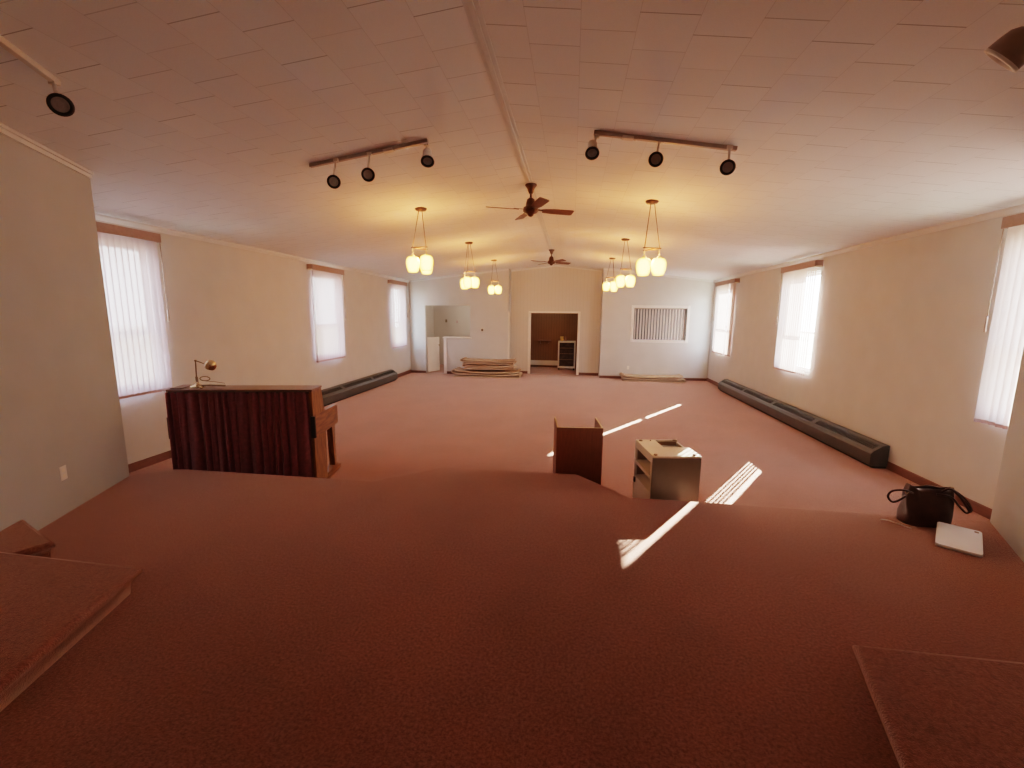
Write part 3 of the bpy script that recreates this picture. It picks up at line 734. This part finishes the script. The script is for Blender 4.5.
# open shelf side
mb = MB(); mb.box(0, tk, tk, .06, 0, H-tk).box(0, tk, D-.045, D, 0, H-tk).box(0, tk, .06, D-.045, H-tk-.06, H-tk).box(0, tk, .06, D-.045, 0, .37); mb.build('face_frame', M['cab_white'], t)
for zz in (.37, .53): 
    mb = MB(); mb.box(.0, cw-tk, tk, D-.02, zz, zz+.03); mb.build('shelf', M['cab_white'], t)
mb = MB(); mb.box(tk, cw-tk, D-.02, D-.004, 0, H-tk); mb.box(cw*.45, cw*.46, tk, D-.02, .37, H-.09); mb.build('inner_panel', M['cab_in'], t)
for x_, y_ in ((.035, .04), (cw-.05, .04), (.04, D-.05), (cw*.88, D-.03), (.14, D-.05)):
    r_ = .018 if x_ != .14 else .006
    mb = MB(); mb.lathe([(r_, H), (r_, H+.008), (r_*.6, H+.012)], 14, Matrix.Translation((x_, y_, 0))); mb.build('foot', M['cab_in'], t)
mb = MB(); mb.box(-.012, .02, D-.07, D-.03, .33, .38); mb.build('latch', M['black'], t)

# ------------------------------------------------------------------ bag, laptop and cable on the platform
t = thing('tote_bag', 'slouching dark brown leather tote bag on the platform by the wall', 'bag', (2.90, 3.80, ZP), R(0))
def body(u, v):
    th = 2*PI*u; h = .315
    # rounded rectangle that slumps towards the top
    w = .166*(1 - .04*v + .05*math.sin(v*PI)); d = .09*(1 - .55*v**1.6 + .12*math.sin(v*PI))
    e = .55; c, s = math.cos(th), math.sin(th)
    x = w*math.copysign(abs(c)**e, c); y = d*math.copysign(abs(s)**e, s)
    crease = .010*math.sin(th*3+v*6)*math.sin(v*PI) + .006*math.sin(th*7+2)*v
    x *= 1+crease*4; y += crease + .03*(v**2)*math.sin(th*.5)*0
    zz = h*v + .004*v*math.cos(2*th) - .012*v*(1-abs(c)) + .010*math.sin(30*x+1)*v
    x += .012*v
    return (x, y, zz)
mb = MB(); mb.grid(body, 64, 16)
bmesh.ops.remove_doubles(mb.bm, verts=mb.bm.verts, dist=1e-4)
bot = [v for v in mb.bm.verts if v.co.z < 1e-4]
bmesh.ops.holes_fill(mb.bm, edges=[e for e in mb.bm.edges if e.is_boundary and all(v.co.z < .005 for v in e.verts)], sides=0)
o = mb.build('bag_body', M['leather'], t, normals=True)
sol = o.modifiers.new('thick', 'SOLIDIFY'); sol.thickness = .006; sol.offset = -1
mb = MB(); mb.grid(lambda u, v: ((u-.5)*.31+.012, (v-.5)*.085, .268+.022*math.sin(u*PI)-.02*abs(v-.5)), 10, 4); mb.build('top_flap', M['leather'], t, normals=False)
def strap(pts, parent, name='handle', w=.016, th=.006, m='leather'):
    mb = MB(); P = [Vector(p) for p in pts]
    # smooth by Catmull-Rom
    Q = []
    for i in range(len(P)-1):
        p0, p1, p2, p3 = P[max(i-1, 0)], P[i], P[i+1], P[min(i+2, len(P)-1)]
        for k in range(6):
            s = k/6; Q.append(.5*((2*p1)+(-p0+p2)*s+(2*p0-5*p1+4*p2-p3)*s*s+(-p0+3*p1-3*p2+p3)*s**3))
    Q.append(P[-1]); mb.tube(Q, w/2, 8); return mb.build(name, M[m], parent)
strap([(-.13, -.04, .26), (-.21, -.05, .285), (-.285, -.04, .27), (-.305, -.03, .22), (-.27, -.03, .175), (-.22, -.03, .19), (-.175, -.03, .23)], t, w=.017)
strap([(.06, -.05, .285), (.10, -.07, .325), (.15, -.10, .28), (.20, -.12, .20), (.225, -.12, .165), (.235, -.11, .19), (.20, -.08, .26), (.14, -.05, .31)], t, w=.018)
strap([(.02, -.06, .27), (.09, -.10, .27), (.15, -.12, .20), (.20, -.125, .155), (.22, -.12, .20), (.17, -.06, .28)], t, w=.016)
mb = MB()
pts = [(-.175+.012*math.cos(a), -.035, .265+.012*math.sin(a)) for a in [2*PI*k/14 for k in range(14)]]; mb.tube(pts, .003, 6, closed=True)
pts = [(.135+.014*math.cos(a), -.045, .315+.014*math.sin(a)) for a in [2*PI*k/14 for k in range(14)]]; mb.tube(pts, .003, 6, closed=True); mb.build('ring', M['brass'], t)

# laptop leaning on the bag's foot
cen = Vector((2.893, 3.455, .444)); wx, wy = .122, .172
t = thing('laptop', 'closed white laptop lying propped against the brown bag', 'laptop', cen)
t.rotation_euler = (Matrix.Rotation(R(-37), 3, 'Z') @ Matrix.Rotation(R(9), 3, 'X')).to_euler()
def rrect(w, h, r, n=5):
    o = []
    for cx, cy, a0 in ((w-r, h-r, 0), (-w+r, h-r, 90), (-w+r, -h+r, 180), (w-r, -h+r, 270)):
        for k in range(n+1): o.append((cx+r*math.cos(R(a0+90*k/n)), cy+r*math.sin(R(a0+90*k/n))))
    return o
mb = MB(); mb.prism(rrect(wx, wy, .022), -.014, -.002); mb.build('laptop_base', M['laptop'], t, bevel=.003)
mb = MB(); mb.prism(rrect(wx, wy, .022), .0, .009); mb.build('laptop_lid', M['laptop'], t, bevel=.003)
mb = MB(); mb.prism(rrect(.012, .012, .006), .009, .0098); 
o = mb.build('badge', M['vane_in'], t); o.location = (wx-.03, wy-.03, 0)
o = strap([(2.575, 3.78, ZP+.012), (2.61, 3.755, ZP+.02), (2.65, 3.72, ZP+.015), (2.69, 3.70, ZP+.006), (2.72, 3.66, ZP+.006)], None, 'charger_cable', .008, m='cable'); tag(o, 'short white cable end poking out beside the brown bag', 'cable')

# ------------------------------------------------------------------ folded carpets by the end wall
def folded(name, x0, x1, zbase, h, layers, y0, y1, label, mi='tan', amp=.012, seed=1, th=.036):
    # a carpet strip folded back and forth lengthwise: loops show at the ends
    rnd = random.Random(seed)
    pts = []; dz = (h-th)/(layers-1)
    for k in range(layers):
        zz = zbase+th/2+dz*k; xa, xb = x0+rnd.uniform(0, .08), x1-rnd.uniform(0, .08)
        run = []
        n = 26
        for i in range(n+1):
            s = i/n; x = xa+(xb-xa)*s
            sag = -.5*k*(dz-th)*math.sin(PI*s)**.35
            run.append((x, zz+sag+amp*.5*math.sin(s*9+k*2+seed)*(1 if k else 0)*min(1, 4*s*(1-s)+.2)))
        if k % 2: run = run[::-1]
        if pts:
            a, b = pts[-1], run[0]; d = 1 if k % 2 else -1
            r = (b[1]-a[1])/2; cx = (a[0]+b[0])/2
            for j in range(1, 6):
                an = -PI/2+PI*j/6; pts.append((cx+d*(r+.01)*1.3*math.cos(an), (a[1]+b[1])/2+r*math.sin(an)))
        pts += run
    # thicken the line
    left, right = [], []
    for i, p in enumerate(pts):
        a = pts[max(i-1, 0)]; b = pts[min(i+1, len(pts)-1)]; tx, tz = b[0]-a[0], b[1]-a[1]; q = math.hypot(tx, tz) or 1
        nx, nz = -tz/q, tx/q; left.append((p[0]+nx*th/2, p[1]+nz*th/2)); right.append((p[0]-nx*th/2, p[1]-nz*th/2))
    mb = MB()
    L = [[mb.bm.verts.new((x, y, max(zbase, zq))) for x, zq in left] for y in (y0, y1)]; Rr = [[mb.bm.verts.new((x, y, max(zbase, zq))) for x, zq in right] for y in (y0, y1)]
    n = len(pts)
    for i in range(n-1):
        mb.bm.faces.new([L[0][i], L[0][i+1], L[1][i+1], L[1][i]]); mb.bm.faces.new([Rr[0][i], Rr[1][i], Rr[1][i+1], Rr[0][i+1]])
        for s in (0, 1): mb.bm.faces.new([L[s][i], Rr[s][i], Rr[s][i+1], L[s][i+1]]).material_index = 1
    for i in (0, n-1): mb.bm.faces.new([L[0][i], L[1][i], Rr[1][i], Rr[0][i]])
    o = mb.build(name, [M['tan'], M['tan2']]); tag(o, label, 'carpet', 'folded carpets by the end wall'); return o
folded('folded_carpet', -3.86, -1.66, 0, .26, 3, YB-.72, YB-.05, 'folded tan carpet at the bottom of the stack by the recess', seed=3, th=.034, amp=.012)
folded('folded_carpet', -3.56, -1.80, .262, .17, 3, YB-.66, YB-.08, 'folded tan carpet in the middle of the stack by the recess', seed=5, th=.026, amp=.008)
folded('folded_carpet', -3.58, -1.82, .436, .17, 3, YB-.66, YB-.10, 'folded tan carpet on top of the stack by the recess', seed=8, th=.026, amp=.008)
folded('folded_carpet', 1.62, 3.53, 0, .22, 3, YB-.62, YB-.05, 'single folded tan carpet lying below the interior blind', seed=11, th=.032, amp=.008)

# ------------------------------------------------------------------ things in the panelled room
t = thing('display_cabinet', 'white framed cabinet with a dark front beyond the doorway', 'cabinet', (-.17, 16.55, 0))
w, h, d = .325, 1.04, .45; y1 = d
mb = MB(); mb.box(-w, -w+.05, 0, d, .08, h).box(w-.05, w, 0, d, .08, h).box(-w, w, 0, d, h, h+.05).box(-w+.05, w-.05, 0, d, .08, .15).box(-w+.05, w-.05, d-.02, d, .15, h); mb.build('carcass', M['white'], t, bevel=.004)
mb = MB(); mb.box(-w+.05, w-.05, .02, .035, .15, h); mb.build('door', M['dark_glass'], t)
mb = MB()
for zz in (.4, .62, .83): mb.box(-w+.06, w-.06, .012, .02, zz, zz+.012)
mb.build('rail', M['brass_dark'], t)
mb = MB(); mb.box(-w+.02, -w+.08, .05, .4, 0, .08).box(w-.08, w-.02, .05, .4, 0, .08); mb.build('foot', M['black'], t)
def cup(loc, r, hh, m, label):
    mb = MB(); mb.lathe([(r*.7, 0), (r*.95, hh*.3), (r, hh), (r*.88, hh), (r*.8, hh*.3), (r*.5, hh*.1)], 20, Matrix.Translation(loc), cap1=True)
    return tag(mb.build('cup', m), label, 'cup', 'cups on the cabinet')
cup((-.36, 16.7, 1.09), .065, .17, M['cup'], 'yellow cup on the white framed cabinet')
cup((-.22, 16.72, 1.09), .045, .16, M['piano_dark'], 'dark brown cup beside the yellow cup on the cabinet')
mb = MB(); mb.box(-1.32, -.80, YR-.12, YR, 1.04, 1.075).box(-1.24, -1.21, YR-.10, YR, .93, 1.04).box(-.91, -.88, YR-.10, YR, .93, 1.04); tag(mb.build('wall_shelf', M['piano_dark']), 'dark narrow shelf on the wood panelling beyond the doorway', 'shelf')

# ------------------------------------------------------------------ pendants
def pendant(x, y, rot, label, drop=.565):
    zt = zc(x)
    t = thing('pendant_light', label, 'pendant light', (x, y, zt), 0, 'three shade pendant lights')
    mb = MB(); mb.lathe([(.085, .004), (.088, -.008), (.07, -.03), (.02, -.036)], 24); mb.build('canopy', M['canopy'], t)
    zb = -drop; rad = .13
    V = [Vector((rad*math.cos(R(rot+120*k)), rad*math.sin(R(rot+120*k)), zb)) for k in range(3)]
    mb = MB()
    for k in range(3):
        a, b = V[k], V[(k+1) % 3]; e = (b-a).normalized()*.02; mb.tube([a-e, b+e], .0075, 8)
    mb.build('spreader', M['rod'], t)
    for k in range(3):
        d = Vector((V[k].x, V[k].y, 0)).normalized()
        mb = MB(); mb.tube([Vector((d.x*.03, d.y*.03, -.03)), V[k]], .0045, 6); mb.build('cord', M['rod'], t)
        mb = MB(); mb.tube([V[k], V[k]+Vector((0, 0, -.13))], .006, 8); mb.lathe([(.02, 0), (.03, -.02), (.034, -.035)], 14, Matrix.Translation(V[k]+Vector((0, 0, -.10)))); mb.build('stem', M['valance_clip'], t)
        zz = [ .0, .012, -.012][k]
        prof = [(.034, 0), (.064, -.006), (.086, -.028), (.097, -.065), (.098, -.10), (.092, -.15), (.080, -.19), (.066, -.222), (.060, -.222), (.05, -.19)]
        mb = MB(); mb.lathe(prof, 24, Matrix.Translation((V[k].x, V[k].y, zb-.125+zz))); mb.build('shade', M['shade'], t)
    L = bpy.data.lights.new('pendant_fill', 'POINT'); L.energy = LAMP_W; L.color = (1, .31, .075); L.shadow_soft_size = .05  # added light between the shades, throws their glow onto the ceiling
    o = bpy.data.objects.new('pendant_fill', L); C.objects.link(o); o.parent = t; o.location = (0, 0, zb-.14)
    return t
xa, xb = -2.215, 1.0
pendant(xa, 6.40, 199, 'lit pendant light nearest the track lights on the piano side', .55)
pendant(xa, 9.40, -90, 'lit pendant light in the middle of the piano side row', .60)
pendant(xa, 12.40, 10, 'lit pendant light nearest the kitchen hatch', .575)
pendant(xb, 6.29, -9, 'lit pendant light nearest the track lights on the sunlit side', .61)
pendant(xb, 9.23, -5, 'lit pendant light in the middle of the sunlit side row', .58)
pendant(xb, 12.16, 170, 'lit pendant light nearest the interior blind', .50)

# ------------------------------------------------------------------ ceiling fans
def fan(y, rot, label, drop=.36):
    t = thing('ceiling_fan', label, 'ceiling fan', (XC+.02, y, ZR-.02), 0, 'ceiling fans on the ridge')
    mb = MB(); mb.lathe([(.075, .0), (.078, -.012), (.05, -.05), (.032, -.10), (.02, -.115)], 24); mb.build('canopy', M['fan_metal'], t)
    mb = MB(); mb.lathe([(.014, -.10), (.014, -.2)], 14); mb.build('downrod', M['fan_metal'], t)
    mb = MB(); mb.lathe([(.018, -.16), (.05, -.185), (.062, -.23), (.066, -.27), (.095, -.285), (.10, -.33), (.085, -.35), (.045, -.365), (.03, -.39), (.012, -.40)], 28); mb.build('motor', M['fan_metal'], t)
    for k in range(4):
        T = Matrix.Rotation(R(rot+90*k), 4, 'Z') @ Matrix.Translation((0, 0, -.315)) @ Matrix.Rotation(R(-14), 4, 'X')
        mb = MB(); pl = [(.17, -.045), (.30, -.062), (.56, -.066), (.585, -.055), (.585, .055), (.56, .066), (.30, .062), (.17, .045)]
        mb.prism(pl, -.004, .004, 'xy', mtx=T); b = mb.build('blade', M['blade'], t)
        mb = MB(); mb.prism([(.07, -.02), (.14, -.016), (.20, -.04), (.23, 0), (.20, .04), (.14, .016), (.07, .02)], .004, .010, 'xy', mtx=T); mb.build('blade_bracket', M['fan_metal'], b)
    return t
fan(5.98, 22, 'four bladed ceiling fan hanging nearest the track lights')
fan(11.72, 36, 'four bladed ceiling fan hanging nearest the doorway')

# ------------------------------------------------------------------ track lights
def spot_head(top, lens, look, parent, dark=False, r=.068, L=.13):
    top = Vector(top); lens = Vector(lens); d = Vector(look).normalized()
    T = aim(lens, d)
    mm = M['head_shaded'] if dark else M['head']
    if dark: prof = [(r*.3, -L-.03), (r*.62, -L-.022), (r*.86, -L), (r*.94, -L+.03), (r*.98, -.03), (r, 0), (r*.9, 0), (r*.86, -.02)]
    else: prof = None
    mb = MB(); mb.lathe(prof or [(r*.35, -L-.035), (r*.62, -L-.02), (r*.70, -L), (r*.72, -.055), (r*.98, -.02), (r, 0), (r*.9, 0), (r*.86, -.02)], 28, T); h = mb.build('spot_head', mm, parent, bevel=0)
    mb = MB(); mb.lathe([(r*1.0, -.006), (r*1.03, .004), (r*.74, .006), (r*.68, -.010)], 28, T, cap0=False, cap1=False); mb.build('rim', M['head'] if dark else M['black'], h)
    mb = MB(); mb.lathe([(r*.90, -.012), (r*.55, -.004), (r*.42, -.014), (r*.2, -.004)], 28, T); mb.build('lens', M['lens'], h)
    mid = lens - d*(L*.55)
    mb = MB(); mb.tube([top, (top+mid)/2+Vector((0, 0, .0)), mid], .010, 10); mb.box(-.022, .022, -.012, .012, -.014, .014, mtx=Matrix.Translation(top)); mb.build('stem', mm, parent)
    return h
def track_light(p0, p1, heads, label, gr, feed=.5, tm='track'):
    p0, p1 = Vector(p0), Vector(p1); c = (p0+p1)/2
    t = thing('track_light', label, 'track light', c, 0, gr)
    d = (p1-p0).normalized(); L = (p1-p0).length/2
    zx = Vector((0, 0, 1)); zx = (zx - d*zx.dot(d)).normalized(); s = zx.cross(d)
    T = Matrix((d, s, zx)).transposed().to_4x4()
    mb = MB(); mb.box(-L, L, -.018, .018, -.022, .012, mtx=T); mb.build('track', M[tm], t, bevel=.003)
    if feed is not None:
        mb = MB(); f = -L+2*L*feed; mb.box(f-.05, f+.05, -.026, .026, -.03, -.004, mtx=T); mb.box(f+.055, f+.075, -.012, .012, -.032, -.02, mtx=T); mb.build('power_feed', M['head'], t, bevel=.004)
    for top, lens, look, dark, r, LL in heads: spot_head(Vector(top)-c, Vector(lens)-c, look, t, dark, r, LL)
    return t
gt = 'three head track lights on the ceiling'
def tz(x, y): return zc(x)-.012
hl = []
for tx, lxx, lz, tgt in ((-2.31, -2.295, 3.287, (.0, .6, 1.9)), (-1.964, -1.948, 3.34, (0, .6, 1.7)), (-1.40, -1.365, 3.437, (-.9, 2.7, 1.3))):
    l = Vector((lxx, 4.16, lz)); hl.append(((tx, 4.245, zc(tx)-.03), l, Vector(tgt)-l, False, .060, .125))
track_light((-2.62, 4.31, zc(-2.62)-.012), (-1.375, 4.21, zc(-1.375)-.012), hl, 'grey track light with three spots on the piano side of the ridge', gt, .68)
hr = []
for tx, lxx, lz, tgt in ((.165, .129, 3.453, (.1, 2.6, 1.5)), (.708, .672, 3.385, (-.1, .8, 1.7)), (1.296, 1.265, 3.301, (0, .6, 1.9))):
    l = Vector((lxx, 4.16, lz)); hr.append(((tx, 4.245, zc(tx)-.03), l, Vector(tgt)-l, False, .060, .125))
track_light((.14, 4.20, zc(.14)-.012), (1.37, 4.305, zc(1.37)-.012), hr, 'grey track light with three spots on the sunlit side of the ridge', gt, .24)
a = Vector((-3.17, 2.535)); d = Vector((.384, -.923)); b = a + d*2.3
l1 = Vector((-3.0, 2.40, 3.235)); h1 = ((-3.155, 2.50, zc(-3.155)-.03), l1, Vector((-.75, 1.0, 2.0))-l1, False, .058, .12)
q = a + d*1.5; l2 = Vector((q.x+.1, q.y, 3.28)); h2 = ((q.x, q.y, zc(q.x)-.03), l2, Vector((.3, 1.6, 1.4))-l2, False, .066, .13)
track_light((a.x, a.y, zc(a.x)-.012), (b.x, b.y, zc(b.x)-.012), [h1, h2], 'track light above the grey splayed wall over the steps', None, None, 'head')
a = Vector((2.06, 2.50)); d = Vector((-.42, -.907)); b = a + d*2.3
l1 = Vector((1.838, 2.40, 3.178)); h1 = ((2.0, 2.36, zc(2.0)-.03), l1, Vector((-.50, .56, -.68)), True, .080, .085)
q = a + d*1.5; l2 = Vector((q.x-.1, q.y, 3.28)); h2 = ((q.x, q.y, zc(q.x)-.03), l2, Vector((-.3, 1.6, 1.4))-l2, True, .066, .13)
track_light((a.x, a.y, zc(a.x)-.012), (b.x, b.y, zc(b.x)-.012), [h1, h2], 'track light with a spot coloured as in shadow over the laptop side step', None, None)

# ------------------------------------------------------------------ outside
mb = MB(); mb.box(-90, 90, -60, 100, -1.3, -1.0); struct(mb.build('ground', M['grass']), 'pale ground outside the windows')

# ------------------------------------------------------------------ light
w = bpy.data.worlds.new('World'); bpy.context.scene.world = w; w.use_nodes = True; nt = w.node_tree; nt.nodes.clear()
out = nt.nodes.new('ShaderNodeOutputWorld'); bg = nt.nodes.new('ShaderNodeBackground')
tc = nt.nodes.new('ShaderNodeTexCoord'); sp = nt.nodes.new('ShaderNodeSeparateXYZ'); nt.links.new(tc.outputs['Generated'], sp.inputs[0])
rp = nt.nodes.new('ShaderNodeValToRGB'); e = rp.color_ramp.elements
e[0].position = 0.0; e[0].color = (.92, .955, 1.0, 1); e[1].position = .6; e[1].color = (.60, .77, 1, 1)
nt.links.new(sp.outputs['Z'], rp.inputs['Fac']); nt.links.new(rp.outputs['Color'], bg.inputs['Color']); bg.inputs['Strength'].default_value = SKY_W
nt.links.new(bg.outputs[0], out.inputs['Surface'])

sd = Vector((.67, 1.0, 0)).normalized() * math.cos(R(18.2)); sd.z = math.sin(R(18.2))
L = bpy.data.lights.new('sun', 'SUN'); L.energy = SUN_W; L.angle = R(.3); L.color = (1, .90, .76)
o = bpy.data.objects.new('sun', L); C.objects.link(o); o.rotation_euler = (-sd).to_track_quat('-Z', 'Y').to_euler(); o.location = sd*30

# portals guide sky light through the windows
for ops, x, s in ((ops_l, XL-.17, 1), (ops_r, XR+.17, -1)):
    for y0, y1, z0, z1 in ops:
        L = bpy.data.lights.new('window_portal', 'AREA'); L.shape = 'RECTANGLE'; L.size = y1-y0; L.size_y = z1-z0; L.cycles.is_portal = True
        o = bpy.data.objects.new('window_portal', L); C.objects.link(o); o.location = (x, (y0+y1)/2, (z0+z1)/2)
        o.rotation_euler = Vector((s, 0, 0)).to_track_quat('-Z', 'Z').to_euler()

# ------------------------------------------------------------------ camera
a_, p_, r_ = .1337, .1567, .0100
fw = Vector((-math.sin(a_)*math.cos(p_), math.cos(a_)*math.cos(p_), -math.sin(p_)))
rt = Vector((math.cos(a_), math.sin(a_), 0)); up = rt.cross(fw)
rt2 = rt*math.cos(r_) + up*math.sin(r_); up2 = -rt*math.sin(r_) + up*math.cos(r_)
cam = bpy.data.cameras.new('camera'); cam.sensor_width = 36; cam.lens = 438.06/1024*36; cam.clip_start = .05; cam.clip_end = 300
co = bpy.data.objects.new('camera', cam); C.objects.link(co)
mw = Matrix((rt2, up2, -fw)).transposed().to_4x4(); mw.translation = (0, 0, 2.05); co.matrix_world = mw
sc = bpy.context.scene; sc.camera = co
sc.view_settings.view_transform = 'Filmic'; sc.view_settings.look = 'Medium High Contrast'; sc.view_settings.exposure = EXPO; sc.view_settings.gamma = 1.0
sc.cycles.use_denoising = True
sc.cycles.max_bounces = 14; sc.cycles.diffuse_bounces = 7; sc.cycles.transparent_max_bounces = 16; sc.cycles.transmission_bounces = 8
sc.cycles.sample_clamp_indirect = 6.0
